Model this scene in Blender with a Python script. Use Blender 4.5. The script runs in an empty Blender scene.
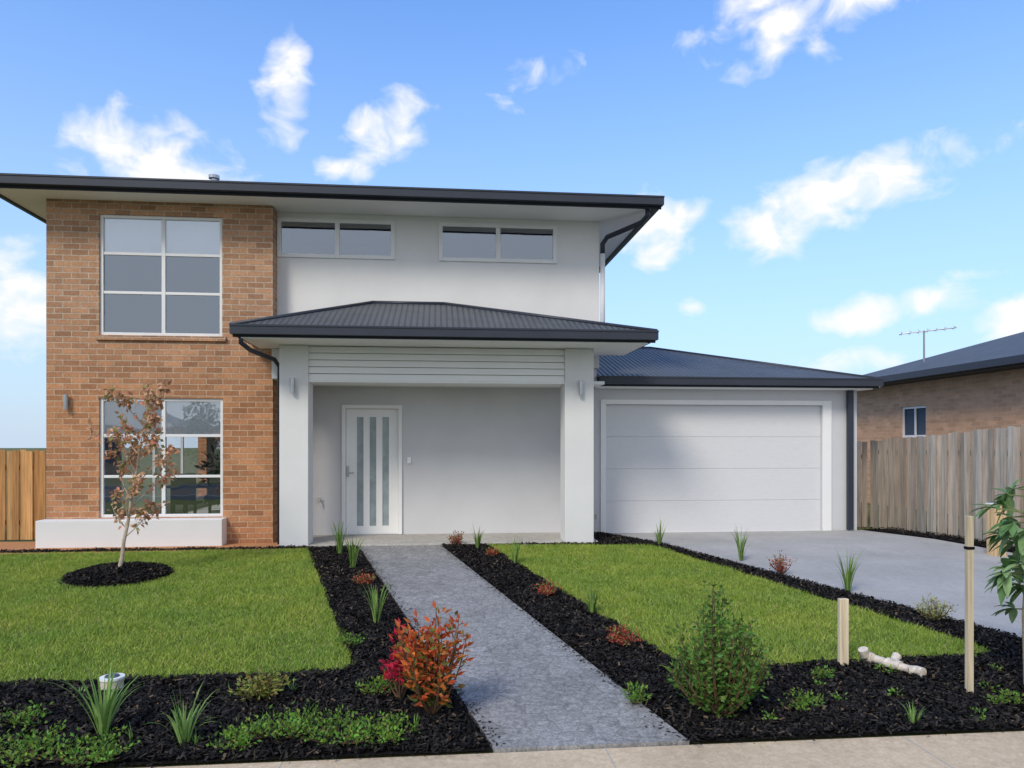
import bpy, math, random
import numpy as np
from mathutils import Vector, Matrix
random.seed(7); rng=np.random.default_rng(7)
scene=bpy.context.scene
R=math.radians

# ------------------------------------------------------------------ terrain
def gz(x,y):
    if y>=11: return 0.0
    if y<=4.4: return -0.33
    return -0.05*(11-y)

# ------------------------------------------------------------------ materials
class NT:
    def __init__(s,name):
        s.m=bpy.data.materials.new(name); s.m.use_nodes=True
        s.t=s.m.node_tree; s.p=s.t.nodes["Principled BSDF"]; s.out=s.t.nodes["Material Output"]
    def n(s,t,**k):
        nd=s.t.nodes.new(t)
        for a,b in k.items(): setattr(nd,a,b)
        return nd
    def l(s,a,b): s.t.links.new(a,b)
    def coord(s,kind='Object'):
        return s.n('ShaderNodeTexCoord').outputs[kind]
    def noise(s,vec,scale,detail=4,rough=.6):
        nd=s.n('ShaderNodeTexNoise'); nd.inputs['Scale'].default_value=scale
        nd.inputs['Detail'].default_value=detail; nd.inputs['Roughness'].default_value=rough
        s.l(vec,nd.inputs['Vector']); return nd.outputs['Fac']
    def ramp(s,fac,stops):
        r=s.n('ShaderNodeValToRGB'); s.l(fac,r.inputs[0]); e=r.color_ramp.elements
        while len(e)<len(stops): e.new(.5)
        for i,(p,c) in enumerate(stops): e[i].position=p; e[i].color=c
        return r.outputs[0]
    def mix(s,fac,a,b,bt='MIX'):
        m=s.n('ShaderNodeMix'); m.data_type='RGBA'; m.blend_type=bt
        for v,i in ((fac,0),(a,6),(b,7)):
            if hasattr(v,'is_output'): s.l(v,m.inputs[i])
            else: m.inputs[i].default_value=v
        return m.outputs[2]
    def math(s,op,a,b=None):
        m=s.n('ShaderNodeMath'); m.operation=op
        for v,i in ((a,0),(b,1)):
            if v is None: continue
            if hasattr(v,'is_output'): s.l(v,m.inputs[i])
            else: m.inputs[i].default_value=v
        return m.outputs[0]
    def bump(s,h,strength=.5,dist=.01,norm=None):
        b=s.n('ShaderNodeBump'); b.inputs['Strength'].default_value=strength; b.inputs['Distance'].default_value=dist
        s.l(h,b.inputs['Height'])
        if norm is not None: s.l(norm,b.inputs['Normal'])
        s.l(b.outputs[0],s.p.inputs['Normal']); return b.outputs[0]

def g(v,a=1): return (v,v,v,a)
def mat_plain(name,col,rough=.5,var=.06,scale=6,metal=0,bump=0,bscale=120,spec=.5):
    s=NT(name); c=s.coord()
    n1=s.noise(c,scale,4)
    lo=tuple(x*(1-var) for x in col[:3])+(1,); hi=tuple(min(1,x*(1+var)) for x in col[:3])+(1,)
    s.l(s.ramp(n1,[(.3,lo),(.7,hi)]),s.p.inputs['Base Color'])
    s.p.inputs['Roughness'].default_value=rough; s.p.inputs['Metallic'].default_value=metal
    s.p.inputs['Specular IOR Level'].default_value=spec
    if bump: s.bump(s.noise(c,bscale,3),bump,.01)
    return s.m
def mat_attr(name,rough=.6,var=.25,scale=30,trans=0,bump=0,spec=.3,grain=False):
    s=NT(name); c=s.coord()
    a=s.n('ShaderNodeAttribute'); a.attribute_name='Col'
    if grain:
        mp=s.n('ShaderNodeMapping'); mp.inputs['Scale'].default_value=(1,1,.06); s.l(c,mp.inputs[0]); vec=mp.outputs[0]
    else: vec=c
    n1=s.noise(vec,scale,3)
    f=s.ramp(n1,[(.25,g(1-var)),(.75,g(1+var*.6))])
    col=s.mix(1.0,a.outputs['Color'],f,'MULTIPLY')
    s.l(col,s.p.inputs['Base Color']); s.p.inputs['Roughness'].default_value=rough
    s.p.inputs['Specular IOR Level'].default_value=spec
    if bump: s.bump(n1,bump,.01)
    if trans:
        t=s.n('ShaderNodeBsdfTranslucent'); s.l(col,t.inputs[0])
        ms=s.n('ShaderNodeMixShader'); ms.inputs[0].default_value=trans
        s.l(s.p.outputs[0],ms.inputs[1]); s.l(t.outputs[0],ms.inputs[2]); s.l(ms.outputs[0],s.out.inputs[0])
    return s.m

def mat_brick(name,c1,c2,mortar,ms=.0075):
    s=NT(name); c=s.coord()
    sx=s.n('ShaderNodeSeparateXYZ'); s.l(c,sx.inputs[0])
    u=s.math('ADD',sx.outputs[0],sx.outputs[1])
    cb=s.n('ShaderNodeCombineXYZ'); s.l(u,cb.inputs[0]); s.l(sx.outputs[2],cb.inputs[1])
    b=s.n('ShaderNodeTexBrick'); s.l(cb.outputs[0],b.inputs['Vector'])
    b.inputs['Scale'].default_value=1; b.inputs['Brick Width'].default_value=.24; b.inputs['Row Height'].default_value=.086
    b.inputs['Mortar Size'].default_value=ms; b.inputs['Mortar Smooth'].default_value=.2; b.inputs['Bias'].default_value=-.1
    b.inputs['Color1'].default_value=c1; b.inputs['Color2'].default_value=c2; b.inputs['Mortar'].default_value=mortar
    n1=s.noise(c,3.0,4); n2=s.noise(c,45,3)
    f=s.ramp(n1,[(.3,g(.88)),(.7,g(1.1))]); f2=s.ramp(n2,[(.25,g(.76)),(.75,g(1.18))])
    rz=s.n('ShaderNodeMapRange'); s.l(sx.outputs[2],rz.inputs[0]); rz.inputs[1].default_value=2.0; rz.inputs[2].default_value=3.6
    tint=s.mix(rz.outputs[0],(1.04,.90,.78,1),(1,1.02,1.06,1))  # lower courses warmed by height: sunlit reflection painted into the brick colour
    col=s.mix(1,s.mix(1,s.mix(1,b.outputs[0],f,'MULTIPLY'),f2,'MULTIPLY'),tint,'MULTIPLY')
    s.l(col,s.p.inputs['Base Color']); s.p.inputs['Roughness'].default_value=.85; s.p.inputs['Specular IOR Level'].default_value=.2
    h=s.math('ADD',s.math('MULTIPLY',b.outputs['Fac'],-1.0),s.math('MULTIPLY',n2,.3))
    s.bump(h,.9,.008)
    return s.m
def mat_corr(name,axis,col):
    s=NT(name); c=s.coord(); sx=s.n('ShaderNodeSeparateXYZ'); s.l(c,sx.inputs[0])
    w=s.math('SINE',s.math('MULTIPLY',sx.outputs[axis],2*math.pi/.085))
    n=s.noise(c,2.0,4)
    base=s.ramp(n,[(.3,tuple(x*.85 for x in col[:3])+(1,)),(.7,tuple(x*1.15 for x in col[:3])+(1,))])
    s.l(base,s.p.inputs['Base Color']); s.p.inputs['Roughness'].default_value=.5; s.p.inputs['Specular IOR Level'].default_value=.3
    s.bump(w,1.0,.012); return s.m
def mat_concrete(name,dark,light,speck=300,mid=12,bump=.4,amt=1.0,rough=.85,blotch=(.86,1.08),stencil=False):
    s=NT(name); c=s.coord()
    n1=s.noise(c,speck,2,.7); n2=s.noise(c,mid,5,.65); n3=s.noise(c,1.2,4)
    v=s.n('ShaderNodeTexVoronoi'); v.inputs['Scale'].default_value=70; s.l(c,v.inputs['Vector'])
    st=s.ramp(v.outputs['Color'],[(.15,g(.70)),(.55,g(1.0)),(.95,g(1.3))])
    a=s.ramp(s.math('ADD',s.math('MULTIPLY',n1,.5),s.math('MULTIPLY',n2,.5)),[(.38,dark),(.62,light)])
    a=s.mix(amt,a,s.mix(1,a,st,'MULTIPLY'))
    n4=s.noise(c,22,4,.75)
    a=s.mix(1,a,s.ramp(n3,[(.3,g(blotch[0])),(.7,g(blotch[1]))]),'MULTIPLY')
    a=s.mix(amt,a,s.mix(1,a,s.ramp(n4,[(.38,g(.78)),(.62,g(1.18))]),'MULTIPLY'))
    h=s.math('ADD',n1,n4)
    if stencil:
        # stamped cobble pattern pressed in the concrete
        b=s.n('ShaderNodeTexVoronoi'); b.feature='DISTANCE_TO_EDGE'; b.inputs['Scale'].default_value=8.5; b.inputs['Randomness'].default_value=.65
        mp=s.n('ShaderNodeMapping'); mp.inputs['Rotation'].default_value=(0,0,.23); mp.inputs['Scale'].default_value=(1,.85,0); s.l(c,mp.inputs[0]); s.l(mp.outputs[0],b.inputs['Vector'])
        j=s.ramp(b.outputs['Distance'],[(.0,g(.0)),(.055,g(1))])
        a=s.mix(1,a,s.ramp(b.outputs['Distance'],[(.0,g(.76)),(.06,g(1.0))]),'MULTIPLY')
        b2=s.n('ShaderNodeTexVoronoi'); b2.inputs['Scale'].default_value=8.5; b2.inputs['Randomness'].default_value=.65; s.l(mp.outputs[0],b2.inputs['Vector'])
        a=s.mix(1,a,s.ramp(b2.outputs['Color'],[(.1,g(.90)),(.9,g(1.10))]),'MULTIPLY')
        h=s.math('ADD',h,s.math('MULTIPLY',j,.7))
    s.l(a,s.p.inputs['Base Color']); s.p.inputs['Roughness'].default_value=rough; s.p.inputs['Specular IOR Level'].default_value=.25
    s.bump(h,bump,.006); return s.m
def mat_glass(name,refl=.3,tint=(.86,.92,1.0,1)):
    s=NT(name)
    s.t.nodes.remove(s.p)
    gl=s.n('ShaderNodeBsdfGlossy'); gl.inputs['Roughness'].default_value=.015; gl.inputs['Color'].default_value=tint
    c=s.coord(); nb=s.n('ShaderNodeBump'); nb.inputs['Strength'].default_value=.12; nb.inputs['Distance'].default_value=.02
    s.l(s.noise(c,1.3,2),nb.inputs['Height']); s.l(nb.outputs[0],gl.inputs['Normal'])
    tr=s.n('ShaderNodeBsdfTransparent'); tr.inputs[0].default_value=(.98,.99,1,1)
    fr=s.n('ShaderNodeFresnel'); fr.inputs[0].default_value=1.5
    f=s.math('ADD',fr.outputs[0],refl)
    ms=s.n('ShaderNodeMixShader'); s.l(f,ms.inputs[0]); s.l(tr.outputs[0],ms.inputs[1]); s.l(gl.outputs[0],ms.inputs[2])
    s.l(ms.outputs[0],s.out.inputs[0]); return s.m

M={}
M['brick']=mat_brick('brick_mat',(.52,.285,.165,1),(.30,.160,.095,1),(.52,.41,.31,1),.0085)
M['brick2']=mat_brick('neighbour_brick_mat',(.66,.44,.31,1),(.48,.32,.22,1),(.62,.52,.42,1))
M['render']=mat_plain('white_render',(.74,.735,.74),.9,.035,1.5,bump=.25,bscale=160,spec=.2)
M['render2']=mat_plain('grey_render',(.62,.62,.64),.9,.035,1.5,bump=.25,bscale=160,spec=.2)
M['soffit']=mat_plain('soffit_paint',(.86,.855,.85),.7,.02,2)
M['frame']=mat_plain('window_frame',(.76,.76,.77),.4,.03,3)
M['white']=mat_plain('white_paint',(.84,.835,.83),.45,.03,2)
M['dark']=mat_plain('charcoal_steel',(.034,.040,.058),.4,.08,3,spec=.35)
M['darkfascia']=mat_plain('charcoal_fascia',(.028,.033,.048),.5,.08,3,spec=.3)
M['corrx']=mat_corr('corrugated_a',0,(.092,.10,.115)); M['corry']=mat_corr('corrugated_b',1,(.092,.10,.115))
M['glass']=mat_glass('window_glass',.25)
M['blind']=mat_plain('blind',(.94,.94,.94),.8,.02,2)
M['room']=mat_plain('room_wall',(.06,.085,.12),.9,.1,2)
M['roomwall']=mat_plain('living_room_wall',(.50,.48,.45),.9,.04,2)
M['roomlite']=mat_plain('room_furniture',(.08,.055,.04),.6,.1,2)
M['frost']=mat_plain('frosted_glass',(.32,.37,.39),.15,.2,5)
M['steel']=mat_plain('stainless',(.45,.45,.46),.3,.1,10,metal=.9)
M['path']=mat_concrete('path_concrete',(.235,.228,.222,1),(.36,.348,.340,1),amt=.75,mid=20,stencil=True,bump=.4)
M['drive']=mat_concrete('driveway_concrete',(.36,.350,.338,1),(.43,.418,.405,1),amt=.14,bump=.15)
M['foot']=mat_concrete('footpath_concrete',(.56,.42,.275,1),(.70,.55,.375,1),amt=.3)
M['slab']=mat_concrete('porch_slab',(.36,.34,.31,1),(.52,.49,.45,1),amt=.3)
M['asphalt']=mat_concrete('asphalt',(.035,.035,.037,1),(.07,.07,.072,1))
M['kerb']=mat_concrete('kerb_concrete',(.34,.33,.31,1),(.48,.46,.43,1),amt=.2)
M['leaf']=mat_attr('leaf_mat',.55,.25,20,trans=.25,spec=.15)
M['bark']=mat_attr('bark_mat',.8,.3,40,bump=.4)
M['paling']=mat_attr('paling_mat',.85,.42,28,bump=.4,grain=True)
M['chips']=mat_attr('mulch_chip_mat',.9,.4,60,spec=.15)
M['pvc']=mat_plain('dirty_pvc',(.62,.54,.45),.5,.35,22)
def mat_soil(name,a,b,scale=8,bump=1,dist=.03):
    s=NT(name); c=s.coord(); n1=s.noise(c,scale,6,.7); n2=s.noise(c,scale*9,4,.7)
    col=s.mix(.5,s.ramp(n1,[(.3,a),(.7,b)]),s.ramp(n2,[(.3,a),(.7,b)]))
    s.l(col,s.p.inputs['Base Color']); s.p.inputs['Roughness'].default_value=.95; s.p.inputs['Specular IOR Level'].default_value=.1
    s.bump(n2,bump,dist); return s.m
M['mulch']=mat_soil('mulch_base',(.006,.006,.007,1),(.028,.024,.022,1),14)
M['dirt']=mat_soil('orange_dirt',(.42,.19,.08,1),(.60,.32,.17,1),6,.6)
M['ground']=mat_soil('ground_soil',(.10,.12,.04,1),(.20,.19,.09,1),1.5,.5)
M['turf']=mat_soil('turf_base',(.11,.13,.03,1),(.20,.24,.06,1),10,.8)
def mat_blade():
    s=NT('grass_blade'); c=s.coord()
    a=s.n('ShaderNodeAttribute'); a.attribute_name='Col'
    n=s.noise(c,1.1,4); n2=s.noise(c,11,4,.7)
    f=s.ramp(n,[(.35,(.84,.92,.90,1)),(.65,(1.16,1.07,1.0,1))]); f2=s.ramp(n2,[(.32,(.76,.80,.80,1)),(.5,(1,1,1,1)),(.72,(1.28,1.15,1.2,1))])
    col=s.mix(1,s.mix(1,a.outputs['Color'],f,'MULTIPLY'),f2,'MULTIPLY')
    s.l(col,s.p.inputs['Base Color']); s.p.inputs['Roughness'].default_value=.7; s.p.inputs['Specular IOR Level'].default_value=.10
    t=s.n('ShaderNodeBsdfTranslucent'); s.l(col,t.inputs[0]); ms=s.n('ShaderNodeMixShader'); ms.inputs[0].default_value=.3
    s.l(s.p.outputs[0],ms.inputs[1]); s.l(t.outputs[0],ms.inputs[2]); s.l(ms.outputs[0],s.out.inputs[0])
    return s.m
M['blade']=mat_blade()

# ------------------------------------------------------------------ builders
def empty(name,loc=(0,0,0)):
    e=bpy.data.objects.new(name,None); e.location=loc; scene.collection.objects.link(e); return e
class MB:
    def __init__(s): s.v=[];s.f=[];s.c=[];s.m=[];s.mats=[]
    def mi(s,k):
        if k not in s.mats: s.mats.append(k)
        return s.mats.index(k)
    def face(s,pts,mat,col=(1,1,1)):
        i=len(s.v); s.v+= [tuple(p) for p in pts]; s.f.append(tuple(range(i,i+len(pts)))); s.c.append(col); s.m.append(s.mi(mat))
    def box(s,a,b,mat,col=(1,1,1),rot=0,pivot=None):
        x0,y0,z0=a;x1,y1,z1=b
        P=[(x0,y0,z0),(x1,y0,z0),(x1,y1,z0),(x0,y1,z0),(x0,y0,z1),(x1,y0,z1),(x1,y1,z1),(x0,y1,z1)]
        if rot:
            px,py=pivot or ((x0+x1)/2,(y0+y1)/2); ca,sa=math.cos(rot),math.sin(rot)
            P=[(px+(p[0]-px)*ca-(p[1]-py)*sa,py+(p[0]-px)*sa+(p[1]-py)*ca,p[2]) for p in P]
        i=len(s.v); s.v+=P; k=s.mi(mat)
        for f in ((0,3,2,1),(4,5,6,7),(0,1,5,4),(1,2,6,5),(2,3,7,6),(3,0,4,7)):
            s.f.append(tuple(i+j for j in f)); s.c.append(col); s.m.append(k)
    def tube(s,pts,rads,mat,col=(1,1,1),n=8,cap=True):
        pts=[Vector(p) for p in pts]
        if not hasattr(rads,'__len__'): rads=[rads]*len(pts)
        rings=[];k=s.mi(mat); ref=None
        for i,p in enumerate(pts):
            d=(pts[min(i+1,len(pts)-1)]-pts[max(i-1,0)]).normalized()
            if ref is None: ref=Vector((1,0,0)) if abs(d.x)<.8 else Vector((0,1,0))
            a=(ref-d*ref.dot(d)).normalized(); ref=a; b=d.cross(a)
            st=len(s.v)
            for j in range(n):
                t=2*math.pi*j/n; s.v.append(tuple(p+(a*math.cos(t)+b*math.sin(t))*rads[i]))
            rings.append(st)
        for r0,r1 in zip(rings,rings[1:]):
            for j in range(n):
                s.f.append((r0+j,r0+(j+1)%n,r1+(j+1)%n,r1+j)); s.c.append(col); s.m.append(k)
        if cap:
            s.f.append(tuple(reversed(range(rings[0],rings[0]+n)))); s.c.append(col); s.m.append(k)
            s.f.append(tuple(range(rings[-1],rings[-1]+n))); s.c.append(col); s.m.append(k)
    def leaf(s,p,d,nrm,L,W,mat,col):
        d=d.normalized(); sd=d.cross(nrm)
        if sd.length<1e-3: sd=d.orthogonal()
        sd.normalize(); up=sd.cross(d)
        a=p; b=p+d*L*.45+sd*W*.5+up*L*.06; c=p+d*L-up*L*.08; e=p+d*L*.45-sd*W*.5+up*L*.06
        s.face([a,b,c,e],mat,col)
    def build(s,name,parent=None,smooth=False,bevel=0):
        me=bpy.data.meshes.new(name); me.from_pydata(s.v,[],s.f); 
        for k in s.mats: me.materials.append(M[k])
        me.polygons.foreach_set('material_index',s.m)
        ca=me.color_attributes.new('Col','FLOAT_COLOR','CORNER')
        arr=[]
        for f,c in zip(s.f,s.c): arr+= [c[0],c[1],c[2],1.0]*len(f)
        ca.data.foreach_set('color',arr)
        if smooth: me.polygons.foreach_set('use_smooth',[True]*len(s.f))
        me.update()
        o=bpy.data.objects.new(name,me); scene.collection.objects.link(o)
        if parent: o.parent=parent
        if bevel:
            b=o.modifiers.new('bev','BEVEL'); b.width=bevel; b.segments=2; b.limit_method='ANGLE'
        return o
import bmesh
def sheet(name,poly,off,mat,thick=0,parent=None):
    bm=bmesh.new(); vs=[bm.verts.new((x,y,0)) for x,y in poly]; bm.faces.new(vs)
    for yy in (11.0,4.4):
        bmesh.ops.bisect_plane(bm,geom=bm.verts[:]+bm.edges[:]+bm.faces[:],plane_co=(0,yy,0),plane_no=(0,1,0))
    bmesh.ops.recalc_face_normals(bm,faces=bm.faces)
    for f in bm.faces:
        if f.normal.z<0: f.normal_flip()
    if thick:
        r=bmesh.ops.extrude_face_region(bm,geom=bm.faces[:])
        top=[v for v in r['geom'] if isinstance(v,bmesh.types.BMVert)]
        ts=set(top)
        for v in bm.verts: v.co.z=gz(v.co.x,v.co.y)+off-(0 if v in ts else thick)
    else:
        for v in bm.verts: v.co.z=gz(v.co.x,v.co.y)+off
    me=bpy.data.meshes.new(name); bm.to_mesh(me); bm.free(); me.materials.append(M[mat])
    o=bpy.data.objects.new(name,me); scene.collection.objects.link(o)
    if parent: o.parent=parent
    return o
def np_mesh(name,V,k,C,mat,parent=None):
    n=V.shape[0]; me=bpy.data.meshes.new(name)
    me.vertices.add(n*k); me.vertices.foreach_set('co',V.reshape(-1).astype(np.float32))
    me.loops.add(n*k); me.loops.foreach_set('vertex_index',np.arange(n*k,dtype=np.int32))
    me.polygons.add(n); me.polygons.foreach_set('loop_start',np.arange(0,n*k,k,dtype=np.int32))
    me.polygons.foreach_set('loop_total',np.full(n,k,dtype=np.int32))
    me.update(calc_edges=True)
    ca=me.color_attributes.new('Col','FLOAT_COLOR','CORNER')
    cc=np.ones((n,k,4),dtype=np.float32); cc[:,:,:3]=C[:,None,:]; ca.data.foreach_set('color',cc.reshape(-1))
    me.materials.append(M[mat]); me.validate()
    o=bpy.data.objects.new(name,me); scene.collection.objects.link(o)
    if parent: o.parent=parent
    return o
def inpoly(x,y,poly):
    r=np.zeros(len(x),bool); n=len(poly)
    for i in range(n):
        x0,y0=poly[i];x1,y1=poly[(i+1)%n]
        if y0==y1: continue
        c=((y0>y)!=(y1>y))&(x<(x1-x0)*(y-y0)/(y1-y0)+x0); r^=c
    return r
def sample(poly,dens,holes=()):
    xs=[p[0] for p in poly];ys=[p[1] for p in poly]
    A=(max(xs)-min(xs))*(max(ys)-min(ys)); n=int(A*dens)
    x=rng.uniform(min(xs),max(xs),n);y=rng.uniform(min(ys),max(ys),n)
    k=inpoly(x,y,poly)
    for h in holes: k&=~inpoly(x,y,h)
    return x[k],y[k]
def npgz(y): return np.where(y>=11,0,np.where(y<=4.4,-.33,-.05*(11-y)))

# ------------------------------------------------------------------ ground etc
def ground():
    m=MB()
    ys=[-400,4.4,11,400]
    for a,b in zip(ys,ys[1:]):
        m.face([(-400,a,gz(0,a)-.02),(400,a,gz(0,a)-.02),(400,b,gz(0,b)-.02),(-400,b,gz(0,b)-.02)],'ground')
    return m.build('ground')
ground()
FP=sheet('footpath',[(-40,2.95),(40,2.95),(40,4.385),(-40,4.385)],.0,'foot')
m=MB()
for i in range(-14,20):
    m.box((i*1.9+1.0,2.96,-.331),(i*1.9+1.007,4.38,-.3285),'kerb')
m.build('joints',FP)
sheet('road',[(-120,-9.5),(120,-9.5),(120,-2.6),(-120,-2.6)],.004-.0,'asphalt')
m=MB(); m.box((-60,-2.6,-.40),(60,-2.45,-.20),'kerb'); m.box((-60,-9.65,-.40),(60,-9.5,-.20),'kerb'); m.build('kerb')
sheet('verge_grass',[(-60,-2.45),(60,-2.45),(60,2.94),(-60,2.94)],.0,'turf',0)

PATH=[(.335,4.4),(1.53,4.4),(.04,11.0),(-1.15,11.0)]
sheet('garden_path',PATH,.02,'path',.05)
DRIVE=[(5.88,4.4),(9.6,4.4),(8.15,10.0),(7.38,12.27),(2.75,12.27),(3.4,10.8),(5.21,6.13)]
sheet('driveway',DRIVE,.012,'drive',.04)
sheet('driveway_crossover',[(5.88,-2.4),(9.6,-2.4),(9.6,2.93),(5.88,2.93)],.006,'drive')
BEDL=[(-9,4.41),(.325,4.41),(-1.16,10.99),(-9,10.99)]
BEDR=[(1.54,4.41),(5.87,4.41),(5.2,6.13),(3.39,10.8),(3.15,11.3),(2.75,12.2),(2.42,12.2),(2.42,10.99),(.05,10.99)]
BEDF=[(9.62,4.41),(12,4.41),(12,9),(8.6,12.5),(7.45,12.5),(8.17,10.0)]
GB=[sheet('garden_bed',BEDL,.006,'mulch'),sheet('garden_bed',BEDR,.006,'mulch'),sheet('garden_bed',BEDF,.006,'mulch')]
LAWNL=[(-9,5.62),(-.75,5.8),(-.67,5.92),(-1.86,10.84),(-9,10.8)]
LAWNR=[(2.02,5.6),(4.62,5.75),(4.66,5.9),(3.15,10.75),(.72,10.95),(1.92,5.75)]
RING=[(-3.80+.60*math.cos(t)*(1+.05*math.sin(3*t)),9.26+.58*math.sin(t)) for t in np.linspace(0,2*math.pi,24,endpoint=False)]
LW=[sheet('lawn',LAWNL,.016,'turf',.01),sheet('lawn',LAWNR,.016,'turf',.01)]
sheet('dirt_strip',[(-14,10.62),(-1.9,10.80),(-1.9,12.0),(-14,12.0)],.020,'dirt')

def grass(name,poly,dens,holes=(),hmin=.018,hmax=.045,parent=None):
    x,y=sample(poly,dens,holes); n=len(x)
    x=x+rng.normal(0,.018,n); y=y+rng.normal(0,.018,n)
    z=npgz(y)+.015; h=rng.uniform(hmin,hmax,n)*(1+.35*np.sin(x*5.1+np.sin(y*3.3)*2)*np.sin(y*4.7)); th=rng.uniform(0,2*np.pi,n); w=rng.uniform(.003,.0055,n)
    lx=rng.normal(0,.6,n)*h; ly=rng.normal(0,.6,n)*h
    V=np.zeros((n,3,3)); V[:,0]=np.stack([x-np.cos(th)*w,y-np.sin(th)*w,z],1); V[:,1]=np.stack([x+np.cos(th)*w,y+np.sin(th)*w,z],1)
    V[:,2]=np.stack([x+lx,y+ly,z+h],1)
    t=rng.uniform(0,1,n)[:,None]
    C=np.array([.20,.295,.036])*(1-t)+np.array([.42,.55,.12])*t
    dry=rng.uniform(0,1,n)<.07; C[dry]=np.array([.56,.52,.24])
    return np_mesh(name,V,3,C,'blade',parent)
LL=[(-6.6,5.62)]+LAWNL[1:3]+[(-1.86,10.82),(-7.6,10.68)]
grass('grass_blades',LL,7500,[RING],parent=LW[0]); grass('grass_blades',LAWNR,7500,parent=LW[1])

def chips(name,poly,dens,holes=(),zoff=.01,zfun=None,parent=None):
    x,y=sample(poly,dens,holes); n=len(x)
    L=rng.uniform(.008,.030,n); W=rng.uniform(.004,.011,n); th=rng.uniform(0,2*np.pi,n); ti=rng.normal(0,.45,n); tj=rng.normal(0,.4,n)
    z=npgz(y)+zoff+rng.uniform(0,.022,n)+.018*(np.sin(x*7.3+y*3)*np.sin(y*8.1-x*2)*.5+.5)
    if zfun is not None: z=z+zfun(x,y)
    ax=np.stack([np.cos(th)*np.cos(ti),np.sin(th)*np.cos(ti),np.sin(ti)],1); bx=np.stack([-np.sin(th)*np.cos(tj),np.cos(th)*np.cos(tj),np.sin(tj)],1)
    P=np.stack([x,y,z],1); V=np.zeros((n,4,3))
    for i,(a,b) in enumerate(((-1,-1),(1,-.7),(1,.8),(-1,1))): V[:,i]=P+ax*(a*L)[:,None]+bx*(b*W)[:,None]
    t=rng.uniform(0,1,n)[:,None]**2.6
    C=np.array([.008,.008,.009])*(1-t)+np.array([.060,.050,.044])*t
    br=rng.uniform(0,1,n)<.03; C[br]=np.array([.14,.10,.065])
    return np_mesh(name,V,4,C,'chips',parent)
chips('bark_chips',[(-4.6,4.42),(.315,4.42),(-1.17,10.98),(-9,10.98),(-9,4.42)],4200,[LAWNL],parent=GB[0])
chips('bark_chips',BEDR,4200,[LAWNR],parent=GB[1]); chips('bark_chips',BEDF,800,parent=GB[2])
def band(p,q,w0,w1,n,off):
    t=rng.uniform(0,1,n); s_=np.abs(rng.normal(0,1,n))*w1+w0
    dx,dy=q[0]-p[0],q[1]-p[1]; l=math.hypot(dx,dy)
    return p[0]+dx*t+(-dy/l)*s_*off, p[1]+dy*t+(dx/l)*s_*off
X=[];Y=[]
for (p,q,sg,n) in (((.335,4.4),(-1.15,11.0),-1,420),((1.53,4.4),(.04,11.0),1,420),((5.88,4.4),(3.4,10.8),-1,200),((-4,4.4),(.33,4.4),-1,160),((1.53,4.4),(5.8,4.4),-1,160)):
    a_,b_=band(p,q,0,.045,n,sg); X.append(a_);Y.append(b_)
X=np.concatenate(X);Y=np.concatenate(Y);n=len(X)
L_=rng.uniform(.004,.016,n);W_=rng.uniform(.003,.007,n);th=rng.uniform(0,6.28,n);Z=npgz(Y)+.026
V=np.zeros((n,4,3));P=np.stack([X,Y,Z],1);ax_=np.stack([np.cos(th),np.sin(th),rng.normal(0,.1,n)],1);bx_=np.stack([-np.sin(th),np.cos(th),rng.normal(0,.1,n)],1)
for i,(a,b) in enumerate(((-1,-1),(1,-.7),(1,.8),(-1,1))): V[:,i]=P+ax_*(a*L_)[:,None]+bx_*(b*W_)[:,None]
np_mesh('stray_bark_chips',V,4,np.tile(np.array([.02,.018,.016]),(n,1)),'chips',GB[1])

m=MB(); cx,cy=-3.80,9.26
rs=[0,.2,.38,.52,.62]; hz=[.10,.085,.06,.03,.0]
seg=28
for i in range(1,5):
    for j in range(seg):
        q=[]
        for (r,h,a) in ((rs[i-1],hz[i-1],j),(rs[i],hz[i],j),(rs[i],hz[i],j+1),(rs[i-1],hz[i-1],j+1)):
            t=2*math.pi*a/seg; x=cx+r*math.cos(t); y=cy+r*math.sin(t)
            q.append((x,y,gz(x,y)+h+.018))
        if i==1: q=q[1:]
        m.face(q,'mulch')
MM=m.build('mulch_mound')
chips('bark_chips',RING,3500,zfun=lambda x,y:.105*np.clip(1-((x-cx)**2+(y-cy)**2)/.36,0,1)**.7,parent=MM)

# ------------------------------------------------------------------ house
H=empty('two_storey_house')
def wall(name,x0,x1,z0,z1,y,th,ops,mat,parent=H):
    m=MB(); xs=sorted(set([x0,x1]+[o[0] for o in ops]+[o[1] for o in ops])); zs=sorted(set([z0,z1]+[o[2] for o in ops]+[o[3] for o in ops]))
    def inside(x,z): return any(o[0]<x<o[1] and o[2]<z<o[3] for o in ops)
    for a,b in zip(xs,xs[1:]):
        for c,d in zip(zs,zs[1:]):
            if inside((a+b)/2,(c+d)/2): continue
            m.face([(a,y,c),(b,y,c),(b,y,d),(a,y,d)],mat)
            m.face([(b,y+th,c),(a,y+th,c),(a,y+th,d),(b,y+th,d)],mat)
    for a,b,c,d in ops:
        m.face([(a,y,c),(a,y+th,c),(a,y+th,d),(a,y,d)],mat); m.face([(b,y+th,c),(b,y,c),(b,y,d),(b,y+th,d)],mat)
        m.face([(a,y,d),(a,y+th,d),(b,y+th,d),(b,y,d)],mat); m.face([(a,y+th,c),(a,y,c),(b,y,c),(b,y+th,c)],mat)
    m.face([(x0,y+th,z0),(x0,y,z0),(x0,y,z1),(x0,y+th,z1)],mat); m.face([(x1,y,z0),(x1,y+th,z0),(x1,y+th,z1),(x1,y,z1)],mat)
    m.face([(x0,y+th,z1),(x0,y,z1),(x1,y,z1),(x1,y+th,z1)],mat); m.face([(x0,y,z0),(x0,y+th,z0),(x1,y+th,z0),(x1,y,z0)],mat)
    return m.build(name,parent)
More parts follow.
